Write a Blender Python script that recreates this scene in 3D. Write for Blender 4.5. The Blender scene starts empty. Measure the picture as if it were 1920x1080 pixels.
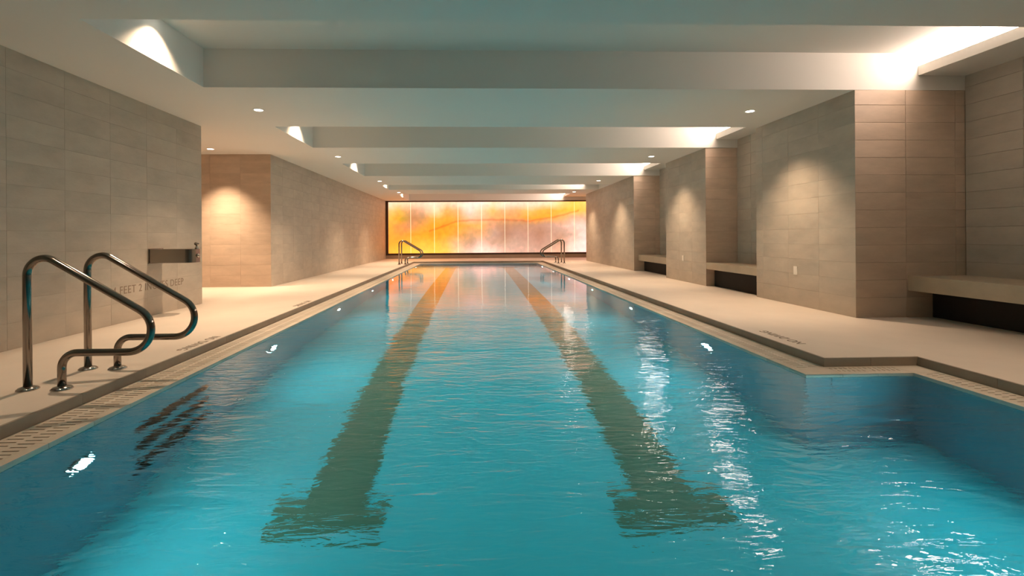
import bpy, bmesh, math, random
from mathutils import Vector, Matrix
from mathutils import noise as mnoise
random.seed(7)
C = bpy.context.scene
COL = C.collection

# ------------------------------------------------------------ camera, world, exposure
cam_d = bpy.data.cameras.new('camera'); cam = bpy.data.objects.new('camera', cam_d); COL.objects.link(cam)
cam_d.sensor_width = 36; cam_d.lens = 900/1920*36
cam_d.shift_x = (960-920.96)/1920; cam_d.shift_y = -(540-444.52)/1920
cam_d.clip_start = .02; cam_d.clip_end = 200
cam.matrix_world = (Matrix.Translation((0, 0, 1)) @ Matrix.Rotation(-.03332, 4, 'Z')
                    @ Matrix.Rotation(math.pi/2, 4, 'X') @ Matrix.Rotation(-.00627, 4, 'Z'))
C.camera = cam
C.view_settings.view_transform = 'Standard'; C.view_settings.look = 'None'
C.view_settings.exposure = .2; C.view_settings.gamma = 1; C.view_settings.use_curve_mapping = False
w = bpy.data.worlds.new('world'); C.world = w; w.use_nodes = True
w.node_tree.nodes['Background'].inputs[0].default_value = (.9, .8, .7, 1)
w.node_tree.nodes['Background'].inputs[1].default_value = .02
C.cycles.use_denoising = True
C.cycles.max_bounces = 12; C.cycles.diffuse_bounces = 5; C.cycles.glossy_bounces = 4
C.cycles.transmission_bounces = 6; C.cycles.sample_clamp_indirect = 6
# light levels
E_DOWN = 235; E_COFFER = 190; E_COVE = 37.0; E_POOL = 400.0; E_ART = .93; E_BACK = .9
WARM = (1, .72, .48); COVE = (1, .79, .66); POOLC = (.36, .90, 1.0)

# ------------------------------------------------------------ dimensions (metres; deck at z = 0)
XL, XR, H, HT = -4.231, 4.577, 2.745, 3.19
KL, KR, KJ = -2.55, 2.82, 3.60          # deck edges: left, right, right after the jog
WL, WR, WJ = -2.25, 2.53, 3.38          # water edges
YJ, YJW = 3.80, 3.60                    # jog: deck edge, water edge
YE, YEW = 20.0, 19.72                   # pool end: deck edge, water edge
GZ, WZ, PZ = -.07, -.085, -1.55         # gutter, water, pool floor
YF = 22.88                              # far wall
YB = -4.0                               # wall behind the camera
NB = 5.95                               # back wall of the near recess
CL = -3.115                             # left side of the ceiling coffers
BEAMS = [(YB, 3.9), (5.63, 7.6), (9.36, 11.37), (13.68, 16.0), (17.6, 19.36)]
COFFERS = [(3.9, 5.63), (7.6, 9.36), (11.37, 13.68), (16.0, 17.6), (19.36, YF)]

# ------------------------------------------------------------ helpers
def new_mesh(name, bm, smooth=False):
    me = bpy.data.meshes.new(name); bm.normal_update(); bm.to_mesh(me); bm.free()
    if smooth:
        for p in me.polygons: p.use_smooth = True
    return me
def link(name, me, m=None, parent=None):
    if m and not me.materials: me.materials.append(m)
    o = bpy.data.objects.new(name, me); COL.objects.link(o)
    if parent: o.parent = parent
    return o
def obj(name, bm, m, parent=None, smooth=False): return link(name, new_mesh(name, bm, smooth), m, parent)
def box(bm, x0, x1, y0, y1, z0, z1):
    v = [bm.verts.new((x, y, z)) for x in (x0, x1) for y in (y0, y1) for z in (z0, z1)]
    for f in ((0,1,3,2), (4,6,7,5), (0,4,5,1), (2,3,7,6), (0,2,6,4), (1,5,7,3)): bm.faces.new([v[i] for i in f])
def boxes(*bs):
    bm = bmesh.new()
    for b in bs: box(bm, *b)
    return bm
def empty(name, loc=(0, 0, 0)):
    o = bpy.data.objects.new(name, None); COL.objects.link(o); o.location = loc; o.empty_display_size = .1; return o
def tag(o, label, cat, group=None, kind=None):
    o['label'] = label; o['category'] = cat
    if group: o['group'] = group
    if kind: o['kind'] = kind
    return o
def struct(o, label=None):
    o['kind'] = 'structure'
    if label: o['label'] = label
    return o
def lathe(bm, prof, n=24, center=(0, 0, 0), axis='z'):
    rings = []
    for r, h in prof:
        ring = []
        for i in range(n):
            a = 2*math.pi*i/n; c, s = r*math.cos(a), r*math.sin(a)
            p = (c, s, h) if axis == 'z' else ((h, c, s) if axis == 'x' else (c, h, s))
            ring.append(bm.verts.new((center[0]+p[0], center[1]+p[1], center[2]+p[2])))
        rings.append(ring)
    for a, b in zip(rings, rings[1:]):
        for i in range(n): bm.faces.new((a[i], a[(i+1) % n], b[(i+1) % n], b[i]))
    bm.faces.new(rings[0][::-1]); bm.faces.new(rings[-1])
    bmesh.ops.recalc_face_normals(bm, faces=bm.faces)
def fillet(pts, rad, n=9):
    out = [Vector(pts[0])]
    for i in range(1, len(pts)-1):
        p, a, b = Vector(pts[i]), Vector(pts[i-1]), Vector(pts[i+1])
        u, v = (a-p).normalized(), (b-p).normalized()
        ang = u.angle(v); t = rad[i]/math.tan(ang/2)
        s, e = p+u*t, p+v*t
        cen = p+(u+v).normalized()*(rad[i]/math.sin(ang/2))
        tot = math.pi-ang; k = max(4, int(n*tot/1.5))
        for j in range(k+1):
            f = j/k; d0 = s-cen; d1 = e-cen
            q = (d0*math.sin((1-f)*tot)+d1*math.sin(f*tot))/math.sin(tot)
            out.append(cen+q)
    out.append(Vector(pts[-1])); return out
def tube(bm, path, r, n=14):
    rings = []; prev = None
    for i, p in enumerate(path):
        t = (path[min(i+1, len(path)-1)]-path[max(i-1, 0)]).normalized()
        if prev is None:
            a = Vector((0, 1, 0)) if abs(t.y) < .9 else Vector((1, 0, 0)); nrm = t.cross(a).normalized()
        else: nrm = (prev-t*prev.dot(t)).normalized()
        prev = nrm; b = t.cross(nrm)
        rings.append([bm.verts.new(p+nrm*r*math.cos(2*math.pi*k/n)+b*r*math.sin(2*math.pi*k/n)) for k in range(n)])
    for a, b in zip(rings, rings[1:]):
        for i in range(n): bm.faces.new((a[i], a[(i+1) % n], b[(i+1) % n], b[i]))
    bm.faces.new(rings[0][::-1]); bm.faces.new(rings[-1])
    bmesh.ops.recalc_face_normals(bm, faces=bm.faces)

# ------------------------------------------------------------ materials
def mat(name, color, rough=.6, metal=0, var=0, scale=3, stretch=(1, 1, 1), bump=0, bscale=40, rnd=0, spec=.5, dark=None):
    m = bpy.data.materials.new(name); m.use_nodes = True
    nt = m.node_tree; N = nt.nodes; L = nt.links; b = N['Principled BSDF']
    b.inputs['Roughness'].default_value = rough; b.inputs['Metallic'].default_value = metal
    b.inputs['Specular IOR Level'].default_value = spec
    b.inputs['Base Color'].default_value = (*color, 1)
    if var or bump or rnd:
        g = N.new('ShaderNodeNewGeometry'); mp = N.new('ShaderNodeMapping'); mp.inputs['Scale'].default_value = stretch
        L.new(g.outputs['Position'], mp.inputs[0])
        vec = mp.outputs[0]
        if rnd:
            oi = N.new('ShaderNodeObjectInfo'); ad = N.new('ShaderNodeVectorMath'); ad.operation = 'MULTIPLY_ADD'
            cmb = N.new('ShaderNodeCombineXYZ')
            for k in range(3): L.new(oi.outputs['Random'], cmb.inputs[k])
            ad.inputs[1].default_value = (37, 53, 71); L.new(cmb.outputs[0], ad.inputs[0]); L.new(vec, ad.inputs[2]); vec = ad.outputs[0]
        nz = N.new('ShaderNodeTexNoise'); nz.inputs['Scale'].default_value = scale; nz.inputs['Detail'].default_value = 8
        nz.inputs['Roughness'].default_value = .62; L.new(vec, nz.inputs['Vector'])
        mr = N.new('ShaderNodeMapRange'); mr.inputs[1].default_value = .25; mr.inputs[2].default_value = .75
        mr.inputs[3].default_value = 1-var; mr.inputs[4].default_value = 1+var
        L.new(nz.outputs['Fac'], mr.inputs[0]); val = mr.outputs[0]
        if rnd:
            m2 = N.new('ShaderNodeMapRange'); m2.inputs[3].default_value = 1-rnd; m2.inputs[4].default_value = 1+rnd
            L.new(oi.outputs['Random'], m2.inputs[0]); mu = N.new('ShaderNodeMath'); mu.operation = 'MULTIPLY'
            L.new(val, mu.inputs[0]); L.new(m2.outputs[0], mu.inputs[1]); val = mu.outputs[0]
        vm = N.new('ShaderNodeVectorMath'); vm.operation = 'SCALE'; vm.inputs[0].default_value = color
        L.new(val, vm.inputs['Scale']); L.new(vm.outputs[0], b.inputs['Base Color'])
        if bump:
            n2 = N.new('ShaderNodeTexNoise'); n2.inputs['Scale'].default_value = bscale; n2.inputs['Detail'].default_value = 5
            L.new(vec, n2.inputs['Vector']); bp = N.new('ShaderNodeBump'); bp.inputs['Strength'].default_value = bump
            bp.inputs['Distance'].default_value = .004
            L.new(n2.outputs['Fac'], bp.inputs['Height']); L.new(bp.outputs[0], b.inputs['Normal'])
    return m
def emit(name, color, s):
    m = bpy.data.materials.new(name); m.use_nodes = True; b = m.node_tree.nodes['Principled BSDF']
    b.inputs['Base Color'].default_value = (.8, .8, .8, 1)
    b.inputs['Emission Color'].default_value = (*color, 1); b.inputs['Emission Strength'].default_value = s
    return m
M_tile = mat('limestone_tile', (.46, .395, .32), .55, var=.17, scale=1.9, stretch=(1, 1, 2.2), bump=.25, bscale=30, rnd=.03)
M_tile_w = mat('lit_banded_limestone_tile', (.54, .415, .315), .55, var=.17, scale=1.9, stretch=(1, 1, 3), bump=.25, bscale=30, rnd=.04)  # banded finish; paler, warmer tone puts lamp and cove glow into the colour
M_grout = mat('tile_grout', (.36, .29, .22), .9)
M_deck = mat('honed_deck_stone', (.70, .60, .51), .5, var=.07, scale=1.3, bump=.12, bscale=60)
M_kerb = mat('shaded_kerb_stone', (.31, .25, .19), .6, var=.12, scale=4, rnd=.05, bump=.2)  # darker than the deck to paint in the shade on the vertical face
M_grate = mat('grating_stone', (.60, .51, .415), .6, var=.12, scale=5, rnd=.04, bump=.2)
M_channel = mat('drain_channel', (.05, .04, .03), .8)
M_white = mat('ceiling_paint', (.74, .71, .66), .75, var=.015, scale=.7)
M_pool = mat('pool_plaster', (.022, .58, .67), .6, var=.05, scale=1.5)
M_poolw = mat('pool_wall_tile', (.025, .30, .38), .5, var=.06, scale=3)
M_dark = mat('dark_green_tile', (.03, .17, .10), .5, var=.1, scale=8)
M_stepd = mat('black_step_tile', (.006, .022, .02), .5)
M_steel = mat('polished_steel', (.27, .235, .205), .13, metal=1)
M_brushed = mat('brushed_steel', (.30, .27, .24), .22, metal=1)
M_chrome = mat('chrome', (.45, .42, .4), .12, metal=1)
M_shade = mat('under_seat_shade', (.012, .009, .007), .8)  # black stands in for the shade beneath the bench seats
M_bench = mat('bench_stone', (.46, .375, .27), .5, var=.12, scale=3, bump=.2)
M_frame = mat('dark_bronze_frame', (.06, .032, .016), .45, metal=.3)
M_plinth = mat('plinth_stone', (.36, .27, .19), .6, var=.1)
M_ink = mat('engraved_lettering', (.20, .155, .115), .8)
M_ink2 = mat('faded_wall_lettering', (.25, .19, .14), .8)
M_plate = mat('ivory_plastic', (.82, .76, .68), .4)
M_hole = mat('socket_slot', (.05, .04, .03), .6)
M_lens = emit('downlight_lens', (1, .92, .80), 9)
M_trim = mat('white_metal_trim', (.8, .78, .74), .4)
M_cove = emit('cove_led_strip', COVE, E_COVE)
M_plens = emit('pool_lamp_lens', POOLC, E_POOL)
M_back = emit('light_box_backing', (1, .74, .45), E_BACK)

# ------------------------------------------------------------ tiled walls: backing + one object per tile
TW, TH0, TH = .62, .242, .211
_tile = {}
def tile_mesh(wd, ht, fine=False, warm=False):
    k = (round(wd, 3), round(ht, 3), fine, warm)
    if k not in _tile:
        bm = bmesh.new(); g, c, t = (.0006, .0009, .008) if fine else (.0012, .003, .008)          # local x across, z up, front at y = 0 (facing -y)
        fr = [(g+c, 0, g+c), (wd-g-c, 0, g+c), (wd-g-c, 0, ht-g-c), (g+c, 0, ht-g-c)]
        md = [(g, c, g), (wd-g, c, g), (wd-g, c, ht-g), (g, c, ht-g)]
        bk = [(x, t, z) for x, y, z in md]
        R = [[bm.verts.new(p) for p in q] for q in (fr, md, bk)]
        bm.faces.new(R[0])
        for a, b in zip(R, R[1:]):
            for i in range(4): bm.faces.new((a[i], b[i], b[(i+1) % 4], a[(i+1) % 4]))
        bmesh.ops.recalc_face_normals(bm, faces=bm.faces)
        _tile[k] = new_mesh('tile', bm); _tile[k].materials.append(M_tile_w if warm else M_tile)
        if _tile[k].polygons[0].normal.y > 0: _tile[k].flip_normals()
    return _tile[k]
def rows(z0, z1):
    zs = [0, TH0]
    while zs[-1] < z1-.02: zs.append(zs[-1]+TH)
    zs[-1] = z1 if zs[-1] > z1-.02 else zs[-1]
    out = []
    for a, b in zip(zs, zs[1:]):
        a, b = max(a, z0), min(b, z1)
        if b-a > .015: out.append((a, b))
    return out
def tiles(parent, p0, ang, length, z0, z1, start=0, fine=False, warm=False):
    """tiles on a vertical face; p0 = lower-left corner seen from the room, ang = rotation about z, start = first column width"""
    d = Vector((math.cos(ang), math.sin(ang), 0)); nrm = Vector((math.sin(ang), -math.cos(ang), 0))
    xs = [0]
    if start: xs.append(start)
    while xs[-1] < length-.001: xs.append(min(length, xs[-1]+TW))
    if len(xs) > 2 and xs[-1]-xs[-2] < .03: xs.pop(-2)
    for a, b in zip(xs, xs[1:]):
        for za, zb in rows(z0, z1):
            o = bpy.data.objects.new('tile', tile_mesh(b-a, zb-za, fine, warm)); COL.objects.link(o); o.parent = parent
            o.location = Vector(p0)+d*a+nrm*random.uniform(-.0006, .0006)+Vector((0, 0, za)); o.rotation_euler = (0, 0, ang)
S = .006   # backing sits this far behind the tile face
PI = math.pi
# left walls: the near one, the niche end, the long one
wl = struct(obj('wall_left', boxes((XL-.3, XL-S, 1.0, 7.58-S, 0, H)), M_grout), 'near grey limestone tiled wall on the left, with the steel fountain')
tiles(wl, (XL, 1.38, 0), PI/2, 6.2, 0, H, fine=True)
wl2 = struct(obj('wall_left', boxes((XL-.3, XL-S, 10.1+S, YF, 0, H), (-7.0, XL-.3, 10.1+S, 10.4, 0, H)), M_grout), 'long limestone tiled wall on the left, running to the lit glass wall')
tiles(wl2, (XL, 10.1, 0), PI/2, YF-10.1, 0, H, fine=True)
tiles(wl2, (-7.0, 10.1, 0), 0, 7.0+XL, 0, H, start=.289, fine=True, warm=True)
struct(obj('wall_left', boxes((-7.2, -7.0, 6, 10.4, 0, H), (-7.0, XL-.3, 7.4, 7.58, 0, H), (XL-.3, XL, YB, 1.0, 0, H)), M_tile), 'side passage wall behind the left tiled wall')
# right piers with tiled side and end faces
def pier(y0, y1, label, back=NB+.2):
    o = struct(obj('wall_right', boxes((XR+S, back, y0+S, y1, 0, H)), M_grout), label)
    tiles(o, (XR, y1, 0), -PI/2, y1-y0, 0, H, start=(y1-y0) % TW, fine=True)
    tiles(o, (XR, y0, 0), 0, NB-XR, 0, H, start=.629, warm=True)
    return o
p1 = pier(5.63, 7.67, 'nearest limestone tiled pier on the right, lit by one downlight')
p2 = pier(9.38, 11.37, 'second limestone tiled pier on the right')
p3 = pier(13.70, 19.66, 'longest and farthest limestone tiled wall on the right')
# recess back walls (reach up behind the light shelves)
def recess(y0, y1, x, label):
    o = struct(obj('wall_right', boxes((x+S, NB+.2, y0, y1, 0, HT)), M_grout), label)
    tiles(o, (x, y1, 0), -PI/2, y1-y0, 0, HT, start=(y1-y0) % TW if (y1-y0) % TW > .05 else 0)
recess(7.67, 9.38, 5.216, 'tiled back of the recess between the first and second piers')
recess(11.37, 13.70, 5.33, 'tiled back of the recess between the second and third piers')
o = struct(obj('wall_right', boxes((NB+S, NB+.3, YB, 5.63, 0, HT)), M_grout), 'tiled back wall of the wide near recess'); tiles(o, (NB, 5.63, 0), -PI/2, 4.34, 0, HT)
struct(obj('wall_right', boxes((NB, NB+.2, 19.66, YF, 0, HT)), M_tile))
struct(obj('wall_front', boxes((XL-.3, NB+.3, YB-.2, YB, -1.6, HT)), M_tile))
struct(obj('wall_back', boxes((XL-.3, NB+.2, YF+.16, YF+.36, 0, HT)), M_tile))

# ------------------------------------------------------------ floor
fl = struct(obj('floor', boxes((-7.2, KL-.02, YB, YF+.16, -.3, 0), (KL-.02, KR+.02, YE+.02, YF+.16, -.3, 0),
      (KR+.02, NB+.2, YJ+.02, YF+.16, -.3, 0), (KJ+.02, NB+.2, YB, YJ+.02, -.3, 0)), M_deck), 'pale honed stone deck around the pool')
# kerb tiles along the deck edge
kerb = struct(empty('trim_kerb'), 'stone riser tiles along the deck edge, coloured brown for the shade on their face')
_k = {}
def kerb_tile(x0, x1, y0, y1):
    wd, dp = x1-x0, y1-y0; k = (round(wd, 3), round(dp, 3))
    if k not in _k:
        bm = boxes((.001, wd-.001, .001, dp-.001, GZ-.02, 0)); bmesh.ops.bevel(bm, geom=list(bm.edges), offset=.0015, segments=1)
        _k[k] = new_mesh('kerb_tile', bm); _k[k].materials.append(M_kerb)
    o = link('kerb_tile', _k[k], None, kerb); o.location = (x0, y0, 0)
def run(a, b, step):
    n = max(1, round((b-a)/step)); return [(a+(b-a)*i/n, a+(b-a)*(i+1)/n) for i in range(n)]
for a, b in run(-.4, YE, .6): kerb_tile(KL-.02, KL, a, b)
for a, b in run(YJ, YE, .6): kerb_tile(KR, KR+.02, a, b)
for a, b in run(KR, KJ, .39): kerb_tile(a, b, YJ, YJ+.02)
for a, b in run(-.4, YJ, .6): kerb_tile(KJ, KJ+.02, a, b)
for a, b in run(KL, KR, .6): kerb_tile(a, b, YE, YE+.02)
# gutter gratings: slotted stone tiles
grt = struct(empty('trim_gutter'), 'slotted stone gutter grating along the water edge')
_g = {}
def grate_mesh(ln, wd, nslots):
    k = (round(ln, 3), round(wd, 3), nslots)
    if k not in _g:
        bm = bmesh.new(); z0, z1 = GZ-.025, GZ; g = .001; lip = .055; pitch = (ln-2*g)/nslots; sw = .0105
        s0, s3 = .03, wd-lip-.012; mid = (s0+s3)/2
        cols = [(s0, mid-.014), (mid+.014, s3)]
        # local: x from deck edge (0) to water (wd), y along
        box(bm, 0, s0, g, ln-g, z0, z1); box(bm, s3, wd-lip-.001, g, ln-g, z0, z1)
        box(bm, mid-.014, mid+.014, g, ln-g, z0, z1)
        for c, (a, b) in enumerate(cols):
            off = pitch*.5 if c else 0
            y = g
            for i in range(nslots):
                sy = g+pitch*(i+.25)+off
                if sy+sw > ln-g: break
                box(bm, a, b, y, sy, z0, z1); y = sy+sw
            box(bm, a, b, y, ln-g, z0, z1)
        box(bm, wd-lip, wd, g, ln-g, z0-.03, z1)
        _g[k] = new_mesh('grating_tile', bm); _g[k].materials.append(M_grate)
    return _g[k]
def grate(ox, oy, ang, ln, wd, ns=7):
    o = link('grating_tile', grate_mesh(ln, wd, ns), None, grt); o.location = (ox, oy, 0); o.rotation_euler = (0, 0, ang)
for a, b in run(-.4, YE-.28, .30): grate(KL, a, 0, b-a, WL-KL)
for a, b in run(YJ, YE-.28, .30): grate(KR, b, PI, b-a, KR-WR)
for a, b in run(KR, KJ-.22, .28): grate(a, YJ, -PI/2, b-a, YJ-YJW)
for a, b in run(-.4, YJW, .30): grate(KJ, b, PI, b-a, KJ-WJ)
for a, b in run(WL, WR, .30): grate(a, YE, -PI/2, b-a, YE-YEW)
for (x0, x1, y0, y1) in ((KL, WL, YEW, YE), (WR, KR, YEW, YE), (KJ-.22, KJ, YJW, YJ), (WR, KR, YJW, YJ)):
    obj('corner_stone', boxes((x0+.001, x1-.001, y0+.001, y1-.001, GZ-.06, GZ)), M_grate, grt)
struct(obj('trim_drain', boxes((KL-.02, WL-.21, -.4, YEW, -.3, -.2), (WR+.21, KR+.02, YJW+.06, YEW, -.3, -.2),
     (KR+.02, KJ, YJW+.06, YJ+.02, -.3, -.2), (WJ+.21, KJ+.02, -.4, YJW, -.3, -.2), (KL, KR, YEW+.06, YE+.02, -.3, -.2)), M_channel))

# ------------------------------------------------------------ pool shell
SY0, SY1 = 3.25, 4.10; SLOTS = [(-.70, -.55), (-1.00, -.85), (-1.29, -1.14)]
T = .012
bl = [(WL-.2, WL+.005, YB, SY0, PZ-.1, GZ-.055), (WL-.2, WL+.005, SY1, YEW+.2, PZ-.1, GZ-.055)]
zz = PZ-.1
for a, b in sorted(SLOTS): bl.append((WL-.2, WL+.005, SY0, SY1, zz, a)); zz = b
bl.append((WL-.2, WL+.005, SY0, SY1, zz, GZ-.055))
pwl = struct(obj('pool_wall_left', boxes(*bl), M_poolw))
struct(obj('pool_wall_right', boxes((WR-.005, WR+.2, YJW, YEW+.2, PZ-.1, GZ-.055), (WR+.2, WJ+.2, YJW-.005, YJW+.2, PZ-.1, GZ-.055),
       (WJ-.005, WJ+.2, YB, YJW-.005, PZ-.1, GZ-.055)), M_poolw))
struct(obj('pool_wall_back', boxes((WL+.005, WR-.005, YEW-.005, YEW+.2, PZ-.1, GZ-.055)), M_poolw))
pf = struct(obj('pool_floor', boxes((WL-.2, WR+.2, YB, YEW+.2, PZ-.2, PZ), (WR+.2, WJ+.2, YB, YJW+.2, PZ-.2, PZ)), M_pool), 'turquoise pool floor under clear water')
for cx, y0, tw, lab in ((-.95, 2.96, .72, 'left dark green T-ended lane line'), (1.27, 2.93, .74, 'right dark green T-ended lane line')):
    bm = bmesh.new(); s = .20
    box(bm, cx-s, cx+s, y0+.30, 18.6, PZ, PZ+.006); box(bm, cx-tw/2, cx+tw/2, y0, y0+.30, PZ, PZ+.006)
    box(bm, cx-tw/2, cx+tw/2, 18.6, 18.9, PZ, PZ+.006)
    o = obj('lane_line', bm, M_dark, pf); o['label'] = lab
# recessed climbing steps in the left pool wall
for n, (a, b) in enumerate(SLOTS):
    o = obj('recessed_step', boxes((WL-.2, WL-.14, SY0, SY1, a, b), (WL-.14, WL+.004, SY0, SY0+T, a, b), (WL-.14, WL+.004, SY1-T, SY1, a, b),
        (WL-.14, WL+.004, SY0+T, SY1-T, b-T, b), (WL-.14, WL+.012, SY0+T, SY1-T, a, a+.03)), M_stepd, pwl)
    o['label'] = ['top', 'middle', 'bottom'][n]+' dark recessed climbing step'
# pool lamps
lampsp = [(s, y) for y in (2.80, 5.35, 7.9, 10.45, 13.0, 15.55, 18.1) for s in (-1, 1)]
names = ['nearest', 'second', 'third', 'fourth', 'fifth', 'sixth', 'seventh']
for i, (s, y) in enumerate(lampsp):
    x = WL+.005 if s < 0 else WR-.005
    if s > 0 and y < YJW: x = WJ-.005
    if s > 0: y -= .22
    z = -.60
    L = empty('underwater_lamp', (x, y, z))
    tag(L, '%s round underwater lamp from the camera, in the %s pool wall' % (names[i//2], 'left' if s < 0 else 'right'), 'pool light', 'underwater lamps in the pool walls')
    bm = bmesh.new(); lathe(bm, [(.085, 0), (.085, .012), (.075, .02), (.062, .02), (.058, .010)], 20, axis='x'); obj('ring', bm, M_steel, L)
    bm = bmesh.new(); lathe(bm, [(.054, .008), (.054, .019), (.03, .024)], 20, axis='x'); obj('lens', bm, M_plens, L)
    if s > 0: L.rotation_euler = (0, 0, PI)

# ------------------------------------------------------------ water surface
def water():
    m = bpy.data.materials.new('pool_water'); m.use_nodes = True; nt = m.node_tree; N = nt.nodes; Lk = nt.links
    for n in list(N): N.remove(n)
    out = N.new('ShaderNodeOutputMaterial'); gl = N.new('ShaderNodeBsdfGlass'); gl.inputs['IOR'].default_value = 1.333
    gl.inputs['Roughness'].default_value = .03; gl.inputs['Color'].default_value = (.97, 1, 1, 1)
    g = N.new('ShaderNodeNewGeometry')
    def nz(sc, st, det, dist=0):
        mp = N.new('ShaderNodeMapping'); mp.inputs['Scale'].default_value = st; Lk.new(g.outputs['Position'], mp.inputs[0])
        t = N.new('ShaderNodeTexNoise'); t.inputs['Scale'].default_value = sc; t.inputs['Detail'].default_value = det
        t.inputs['Distortion'].default_value = dist; Lk.new(mp.outputs[0], t.inputs['Vector']); return t.outputs['Fac']
    a = nz(3.2, (.55, 1.35, 1), 3, .6); b = nz(11, (.5, 1.6, 1), 3, .8)
    # the ripples die down towards the calm far part of the pool
    sp = N.new('ShaderNodeSeparateXYZ'); Lk.new(g.outputs['Position'], sp.inputs[0]); cal = N.new('ShaderNodeMapRange'); cal.interpolation_type = 'SMOOTHSTEP'
    cal.inputs[1].default_value = 5.2; cal.inputs[2].default_value = 8.4; cal.inputs[3].default_value = 1; cal.inputs[4].default_value = .12; Lk.new(sp.outputs['Y'], cal.inputs[0])
    def scaled(h):
        q = N.new('ShaderNodeMath'); q.operation = 'MULTIPLY'; Lk.new(h, q.inputs[0]); Lk.new(cal.outputs[0], q.inputs[1]); return q.outputs[0]
    a, b = scaled(a), scaled(b)
    b1 = N.new('ShaderNodeBump'); b1.inputs['Strength'].default_value = 1; b1.inputs['Distance'].default_value = .015; Lk.new(a, b1.inputs['Height'])
    b2 = N.new('ShaderNodeBump'); b2.inputs['Strength'].default_value = 1; b2.inputs['Distance'].default_value = .0062; Lk.new(b, b2.inputs['Height'])
    c = scaled(nz(34, (.6, 1.5, 1), 2, .5)); b3 = N.new('ShaderNodeBump'); b3.inputs['Strength'].default_value = 1; b3.inputs['Distance'].default_value = .0007; Lk.new(c, b3.inputs['Height'])
    Lk.new(b1.outputs[0], b2.inputs['Normal']); Lk.new(b2.outputs[0], b3.inputs['Normal']); Lk.new(b3.outputs[0], gl.inputs['Normal']); Lk.new(gl.outputs[0], out.inputs['Surface'])
    return m
bm = bmesh.new()
NX, NY = 96, 420
xs = [WL+.002+(WJ-WL-.004)*i/NX for i in range(NX+1)]
ix = min(range(NX+1), key=lambda i: abs(xs[i]-WR)); xs[ix] = WR-.006
ys = [YB+(YEW-.007-YB)*i/NY for i in range(NY+1)]
iy = min(range(NY+1), key=lambda i: abs(ys[i]-YJW)); ys[iy] = YJW-.007
vv = {}
def wv(i, j):
    if (i, j) not in vv:
        x, y = xs[i], ys[j]
        amp = .0012+.0085*max(0, min(1, 1-(y-2)/7))
        e = min(1, (x-xs[0])*4, (xs[-1]-x)*4)
        z = amp*mnoise.noise(Vector((x*.9, y*1.5, 0)))+amp*.5*mnoise.noise(Vector((x*2.1, y*3.7, 5)))
        vv[(i, j)] = bm.verts.new((x, y, WZ+z*max(.2, e)))
    return vv[(i, j)]
for i in range(NX):
    for j in range(NY):
        if i >= ix and j >= iy: continue
        bm.faces.new((wv(i, j), wv(i+1, j), wv(i+1, j+1), wv(i, j+1)))
wat = obj('pool_water', bm, water(), smooth=True); wat['kind'] = 'stuff'; tag(wat, 'clear turquoise rippling water filling the lap pool', 'water')

# ------------------------------------------------------------ ceiling
struct(obj('ceiling', boxes((-7.2, CL, YB, YF-.02, H, HT), (-7.2, NB+.3, YB, YF+.36, HT, HT+.12)), M_white), 'white coffered ceiling slab and left soffit')
for n, (a, b) in enumerate(BEAMS): struct(obj('ceiling_beam', boxes((CL, NB+.3, a, b, H, HT)), M_white))
struct(obj('ceiling_beam', boxes((XL, NB, YF-.02, YF+.15, H, HT)), M_white))
for (a, b), x in zip(COFFERS[3:], (XR, XR)): struct(obj('ceiling_infill', boxes((x, NB+.3, a, min(b, 19.66 if a > 18 else b), H, HT)), M_white))
# light shelves (coves) on the right
coves = [(3.9, 5.63, 5.365, NB, 2.92), (7.67, 9.36, 4.785, 5.216, 2.91), (11.37, 13.68, 4.88, 5.33, 2.91), (16.0, 17.6, 4.08, XR, 2.91), (19.36, YF, 4.25, NB, 2.91)]
for n, (a, b, x0, x1, z) in enumerate(coves):
    sh = empty('light_shelf', (x0, a, z)); nm = ['nearest', 'second', 'third', 'fourth', 'farthest'][n]
    tag(sh, nm+' white cove shelf glowing under the ceiling at the right', 'light shelf', 'cove light shelves on the right')
    bm = boxes((0, x1-x0, .002, b-a-.002, 0, .05), (0, .03, .002, b-a-.002, .05, .118)); obj('shelf', bm, M_white, sh)
    obj('diffuser', boxes((.012, .035, .004, b-a-.004, .118, HT-z-.002)), M_cove, sh)['label'] = 'glowing diffuser strip'

# ------------------------------------------------------------ downlights
def spot(parent, e, size, blend, loc, color=WARM, tilt=(0, 0, 0), r=.04):
    d = bpy.data.lights.new('lamp', 'SPOT'); d.energy = e; d.color = color; d.spot_size = math.radians(size); d.spot_blend = blend
    d.shadow_soft_size = r; o = bpy.data.objects.new('lamp', d); COL.objects.link(o); o.parent = parent; o.location = loc; o.rotation_euler = tilt; return o
def downlight(x, y, z, label, e, size=100, blend=.9, cat='downlight', group='recessed ceiling downlights', tilt=(0, 0, 0)):
    L = empty('downlight', (x, y, z)); tag(L, label, cat, group)
    bm = bmesh.new(); lathe(bm, [(.078, 0), (.078, -.004), (.066, -.004), (.058, -.0015)], 24); obj('trim_ring', bm, M_trim, L)
    bm = bmesh.new(); lathe(bm, [(.056, -.001), (.054, -.003), (.02, -.0035)], 24); obj('lens', bm, M_lens, L)
    spot(L, e, size, blend, (0, 0, -.02), tilt=tilt)
ordn = ['nearest', 'second', 'third', 'fourth', 'fifth']
for i, y in enumerate((6.62, 10.40, 14.9, 18.6)):
    downlight(-2.93, y, H, '%s recessed downlight in the left ceiling row' % ordn[i], E_DOWN)
    downlight(3.87, y, H, '%s recessed downlight in the right ceiling row' % ordn[i], E_DOWN)
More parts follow.
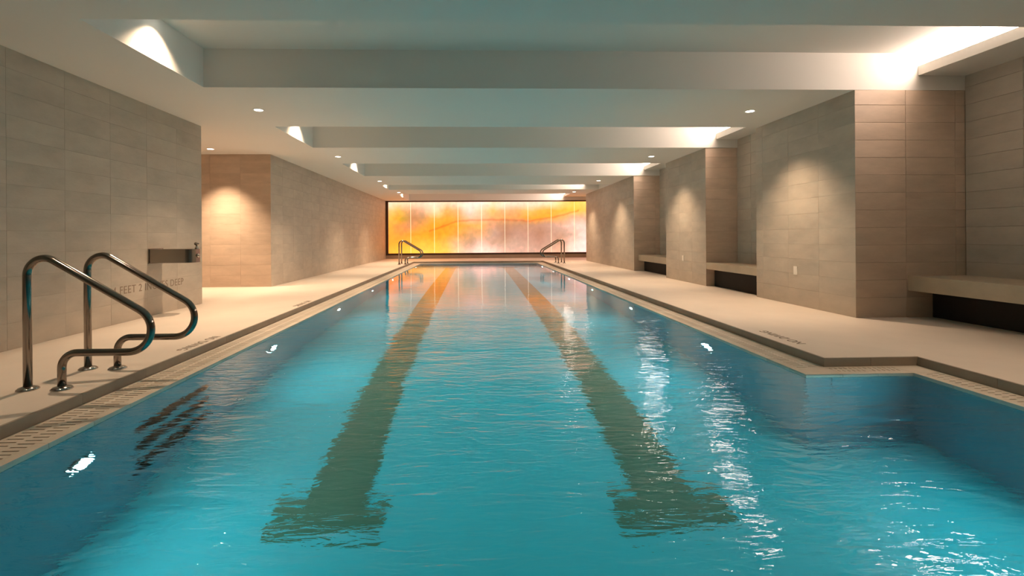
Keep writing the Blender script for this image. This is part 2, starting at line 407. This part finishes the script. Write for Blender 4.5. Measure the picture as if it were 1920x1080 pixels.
for y in (2.6, -1.2):  # unseen lamps out of frame, added to the rows for general fill
    downlight(-2.93, y, H, 'unseen fill downlight added to the left row, above the camera' if y > 0 else 'unseen fill downlight added to the left row, behind the camera', E_DOWN*.15)
    downlight(3.87, y, H, 'unseen fill downlight added to the right row, above the camera' if y > 0 else 'unseen fill downlight added to the right row, behind the camera', E_DOWN*.45)
downlight(-5.13, 9.5, H, 'recessed downlight in the side passage by the left tiled end wall', E_DOWN*2.0, 90)
for i, (a, b) in enumerate(COFFERS):
    y = (a+b)/2 if i < 4 else 20.6
    downlight(CL+.17, y, HT, '%s coffer spotlight washing the left coffer side' % ['nearest', 'second', 'third', 'fourth', 'farthest'][i], E_COFFER, 110, .9,
              'spotlight', 'coffer spotlights on the left')

# ------------------------------------------------------------ backlit art glass wall
grid = [
 "FFE1BE FFD7AA FAD7AF FAD7B9 FFE1C3 FAD7AF FADCBE FFE8D7 FFEBD7 FFDEB4 FADEC3 FADCC3 FAD7B9 FAD7B9 FAD7AA FFD282 FFCD5A FFD76E",
 "FFBE6E F0B450 E1A06E EBB48C FFD7A5 F0AF5F F0B478 FAD7C3 FACDA0 FFB964 F0B478 F0AA6E FAB45A FAAA3C FAA52D FFB437 FFC846 FFBE5A",
 "FFB450 E1AA28 D78C5A D7965F F5AF46 F0A532 F0A54B FABE96 F5B98C F5AF6E EBA05A F0A055 FA9B28 FAA01E FAA528 F5AF5F EBB48C EBB996",
 "FFAA3C F0964B E1965F F0A041 F5A023 F59B23 F5A532 F5AA50 F5AF5F E1A078 CD8C64 CD916E CD916E CD9173 D7A087 E6B49B F5CDB9 F0D2BE",
 "FFA537 F5963C F59B32 F5A023 F59B1E FAA023 EBA550 E1A56E EBAA6E D7A58C BE8264 CD967D D2967D BE8264 D29B82 D7A082 EBBEA5 F5D7C8",
 "FFA532 FFA52D FFAA32 FAB437 FAB93C F5B450 EBB482 D7A07D F0C3AA DCA587 D7A082 D7A58C D7A087 CD9178 D7A087 DC9B78 F5D7C3 FAE1D7",
 "FFB43C FFC33C FFC846 FFCD50 FFC84B FFC85A F5CDA0 F0C8AF FFE1CD FAD7C3 EBBEA5 E6B49B E6B49B E1AA91 EBB99B F0B996 FAE1D2 FFE6DC"]
def lin(h): return [((int(h[i:i+2], 16)/255+.055)/1.055)**2.4 for i in (0, 2, 4)]
G = [[lin(c) for c in r.split()] for r in grid]
GX = [40, 150, 250, 360, 480, 590, 700, 810, 920, 1030, 1140, 1250, 1360, 1470, 1580, 1690, 1800, 1900]
GY = [60, 130, 200, 270, 350, 430, 515]
def art(x, z):
    u = 40+(x+4.109)/(5.28+4.109)*1870; v = 45+(2.681-z)/(2.681-.254)*485
    n = Vector((x*1.3, z*1.3, 3)); u += 24*mnoise.noise(n)+12*mnoise.noise(n*3); v += 16*mnoise.noise(n+Vector((9, 0, 0)))+9*mnoise.noise(n*3.3)
    u = min(max(u, GX[0]), GX[-1]-1); v = min(max(v, GY[0]), GY[-1]-1)
    i = max(k for k in range(len(GX)-1) if GX[k] <= u); j = max(k for k in range(len(GY)-1) if GY[k] <= v)
    fu = (u-GX[i])/(GX[i+1]-GX[i]); fv = (v-GY[j])/(GY[j+1]-GY[j])
    c = [(G[j][i][k]*(1-fu)+G[j][i+1][k]*fu)*(1-fv)+(G[j+1][i][k]*(1-fu)+G[j+1][i+1][k]*fu)*fv for k in range(3)]
    # mineral ridge lines of the stone-like print
    ridge = 1.73+.10*math.sin((x+1.2)*.8)+(.35*((x-2.4)/1.6)**1.2 if x > 2.4 else 0)-(.28*(-.9-x) if x < -.9 else 0)+.04*mnoise.noise(Vector((x*2.5, 0, 1)))
    dd = z-ridge; k = math.exp(-(dd/.04)**2)*.5*(1 if -2.2 < x < 5 else 0)
    c = [c[0]*(1-.10*k), c[1]*(1-.75*k), c[2]*(1-.9*k)]
    f = 1+.10*mnoise.noise(Vector((x*5, z*5, 0)))+.06*mnoise.noise(Vector((x*13, z*11, 2)))
    c = [max(0, q*f) for q in c]
    a = min(1, max(0, (c[0]-.72)/.28)); a = a*a*(3-2*a); c[0] *= 1+.75*a; c[1] *= 1+.14*a; c[2] *= 1+.10*a      # the amber print is deeper and brighter in red than the camera can hold
    return c
mA = bpy.data.materials.new('printed_glass'); mA.use_nodes = True; nt = mA.node_tree; b = nt.nodes['Principled BSDF']
at = nt.nodes.new('ShaderNodeAttribute'); at.attribute_name = 'art'; b.inputs['Roughness'].default_value = .25; b.inputs['Base Color'].default_value = (.05, .04, .03, 1)
nt.links.new(at.outputs['Color'], b.inputs['Emission Color']); b.inputs['Emission Strength'].default_value = E_ART
gw = empty('backlit_glass_wall', (0, YF, 0)); tag(gw, 'long backlit amber and rose marbled glass wall closing the far end', 'glass wall')
seams = [-4.109, -3.054, -1.935, -.812, .31, 1.42, 2.528, 3.645, 4.761, 5.88]
for a, b2 in zip(seams, seams[1:]):
    a += .008; b2 -= .008; bm = bmesh.new(); nx, nz = 28, 56; V = {}
    for i in range(nx+1):
        for j in range(nz+1): V[i, j] = bm.verts.new((a+(b2-a)*i/nx, 0, .254+(2.681-.254)*j/nz))
    for i in range(nx):
        for j in range(nz): bm.faces.new((V[i, j], V[i+1, j], V[i+1, j+1], V[i, j+1]))
    bv = [bm.verts.new(p) for p in ((a, .02, .254), (b2, .02, .254), (b2, .02, 2.681), (a, .02, 2.681))]
    bm.faces.new(bv[::-1])
    me = new_mesh('glass_panel', bm); ca = me.color_attributes.new('art', 'FLOAT_COLOR', 'POINT')
    for k, v in enumerate(me.vertices): ca.data[k].color = (*art(v.co.x, v.co.z), 1)
    link('glass_panel', me, mA, gw)
obj('light_box', boxes((-4.109, 5.88, .10, .13, .254, 2.681)), M_back, gw)
fr = obj('frame', boxes((-4.225, -4.109, -.02, .13, .165, H-.002), (-4.109, NB-.01, -.02, .13, 2.681, H-.002), (-4.109, NB-.01, -.02, .13, .165, .254), (5.88, NB-.01, -.02, .13, .254, 2.681)), M_frame, gw)
pl = obj('plinth', boxes((XL+.002, NB-.01, -.03, .13, 0, .165)), M_plinth, gw); pl['label'] = 'brown stone base below the glass'

# ------------------------------------------------------------ benches
def bench(y0, y1, x0, x1, zt, zb, label, px):
    B = empty('stone_bench', (x0, y0, 0)); tag(B, label, 'bench', 'stone benches in the right recesses')
    bm = boxes((0, x1-x0-.003, .003, y1-y0-.003, zb, zt)); bmesh.ops.bevel(bm, geom=list(bm.edges), offset=.004, segments=1); obj('seat', bm, M_bench, B)
    o = obj('shade_panel', boxes((px, x1-x0-.003, .01, y1-y0-.01, 0, zb)), M_shade, B); o['label'] = 'panel below the seat, blackened for the shade there'
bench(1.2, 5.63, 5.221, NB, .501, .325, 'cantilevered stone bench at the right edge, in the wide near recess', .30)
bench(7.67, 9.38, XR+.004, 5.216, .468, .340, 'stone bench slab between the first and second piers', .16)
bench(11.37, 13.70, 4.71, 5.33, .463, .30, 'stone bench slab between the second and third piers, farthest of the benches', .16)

# ------------------------------------------------------------ grab rails
def rail_mesh():
    z0 = .004
    pts = [(0, 0, z0), (0, 0, .965), (1.205, 0, .242), (.222, 0, .242), (.222, 0, z0)]
    bm = bmesh.new(); tube(bm, fillet(pts, [0, .115, .152, .10, 0], 12), .0245, 18); return new_mesh('rail_tube', bm, True)
RM = rail_mesh(); bm = bmesh.new(); lathe(bm, [(.062, 0), (.062, .006), (.05, .016), (.031, .022), (.027, .024)], 28); FM = new_mesh('flange', bm, True)
FM.materials.append(M_chrome)
def rail(x, y, flip, label):
    Rr = empty('grab_rail', (x, y, 0)); tag(Rr, label, 'handrail', 'steel pool grab rails')
    link('rail_tube', RM, M_steel, Rr)
    for px in (0, .222): link('flange', FM, None, Rr).location = (px, 0, 0)
    if flip: Rr.rotation_euler = (0, 0, PI)
rail(-2.995, 3.81, 0, 'large near steel grab rail on the left deck, farther one of its pair')
rail(-2.995, 3.31, 0, 'large near steel grab rail on the left deck, cut by the left edge')
rail(-2.83, 18.55, 0, 'small far grab rail at left before the amber glass, farther of its pair')
rail(-2.83, 17.95, 0, 'small far grab rail at left before the amber glass, nearer of its pair')
rail(3.335, 17.9, 1, 'small far grab rail at right before the rose glass, nearer of its pair')
rail(3.335, 18.5, 1, 'small far grab rail at right before the rose glass, farther of its pair')

# ------------------------------------------------------------ drinking fountain on the left wall
F = empty('drinking_fountain', (XL, 6.36, .69)); tag(F, 'wall-mounted brushed steel drinking fountain on the near left wall', 'drinking fountain')
bm = bmesh.new(); L_, Wd, Hh, cr = .55, .27, .176, .10     # out from wall (x), along wall (y), height
out = [(0, 0), (L_-cr, 0)]+[(L_-cr+cr*math.sin(a), cr-cr*math.cos(a)) for a in [PI/2*k/8 for k in range(1, 9)]]
out += [(L_-cr+cr*math.cos(a), Wd-cr+cr*math.sin(a)) for a in [PI/2*k/8 for k in range(0, 9)]]+[(0, Wd)]
bo = [bm.verts.new((x, y, 0)) for x, y in out]; to = [bm.verts.new((x, y, Hh)) for x, y in out]
cx, cy = sum(p[0] for p in out)/len(out), Wd/2
ti = [bm.verts.new((.02+(x-.0)*.92, cy+(y-cy)*.86, Hh)) for x, y in out]
tb = [bm.verts.new((.06+x*.80, cy+(y-cy)*.6, Hh-.05)) for x, y in out]
n = len(out)
bm.faces.new(bo[::-1])
for A, B_ in ((bo, to), (to, ti), (ti, tb)):
    for i in range(n): bm.faces.new((A[i], A[(i+1) % n], B_[(i+1) % n], B_[i]))
bm.faces.new(tb); bmesh.ops.recalc_face_normals(bm, faces=bm.faces); obj('basin', bm, M_brushed, F)
bm = bmesh.new(); lathe(bm, [(.022, 0), (.022, .02), (.012, .03), (.012, .055), (.026, .06), (.032, .075), (.026, .09), (.010, .095)], 16, center=(.50, .20, Hh-.005)); obj('bubbler', bm, M_brushed, F, True)
bm = bmesh.new(); lathe(bm, [(.026, 0), (.026, .012), (.02, .022), (.012, .024)], 16, center=(L_, .135, .09), axis='x'); obj('push_button', bm, M_chrome, F, True)
obj('drain_cover', boxes((.2, .26, .10, .16, Hh-.0495, Hh-.047)), M_chrome, F)
obj('wall_plate', boxes((.001, .012, -.01, Wd+.01, -.01, Hh+.01)), M_brushed, F)

# ------------------------------------------------------------ sockets
def outlet(y, z, label):
    O = empty('wall_outlet', (XR-.004, y, z)); tag(O, label, 'outlet', 'wall outlets on the right piers')
    bm = boxes((-.004, .003, -.038, .038, -.06, .06)); bmesh.ops.bevel(bm, geom=list(bm.edges), offset=.0015, segments=1); obj('plate', bm, M_plate, O)
    for s in (-1, 1): obj('socket', boxes((-.0065, -.0035, -.018, .018, s*.026-.016, s*.026+.016)), M_plate, O)
outlet(6.713, .496, 'small ivory wall outlet low on the nearest right pier'); outlet(10.43, .51, 'small ivory wall outlet low on the second right pier')

# ------------------------------------------------------------ lettering
def text(s, size, rot, loc, m, parent, ext=.0008, width=None, label=None):
    cu = bpy.data.curves.new('lettering', 'FONT'); cu.body = s; cu.size = size; cu.extrude = ext; cu.align_x = 'CENTER'; cu.align_y = 'CENTER'
    cu.space_character = 1.08
    t = bpy.data.objects.new('t', cu); COL.objects.link(t)
    bpy.context.view_layer.update(); dg = bpy.context.evaluated_depsgraph_get()
    me = bpy.data.meshes.new_from_object(t.evaluated_get(dg)); bpy.data.objects.remove(t)
    if width:
        xs = [v.co.x for v in me.vertices]; k = width/(max(xs)-min(xs))
        for v in me.vertices: v.co.x *= k
    me.materials.clear(); o = link('lettering', me, m, parent); o.matrix_world = Matrix.Translation(loc) @ rot
    if label: o['label'] = label
    return o
Rw = Matrix(((0, 0, 1, 0), (1, 0, 0, 0), (0, 1, 0, 0), (0, 0, 0, 1)))       # on the left wall: reads along +y, faces +x
text('4 FEET 2 INCHES DEEP', .135, Rw, (XL+.0015, 6.42, .385), M_ink2, wl, width=1.36, label='grey capitals reading 4 FEET 2 INCHES DEEP')
Rl = Matrix.Rotation(-PI/2, 4, 'Z'); Rr_ = Matrix.Rotation(PI/2, 4, 'Z')
text('NO DIVING', .125, Rl, (-2.655, 4.70, .001), M_ink, fl, width=.60, label='NO DIVING lettering on the left deck near the rails')
text('NO DIVING', .125, Rl, (-2.655, 7.45, .001), M_ink, fl, width=.60, label='NO DIVING lettering farther along the left deck')
text('NO DIVING', .125, Rr_, (3.00, 4.62, .001), M_ink, fl, width=.60, label='NO DIVING lettering on the right deck by the jog')
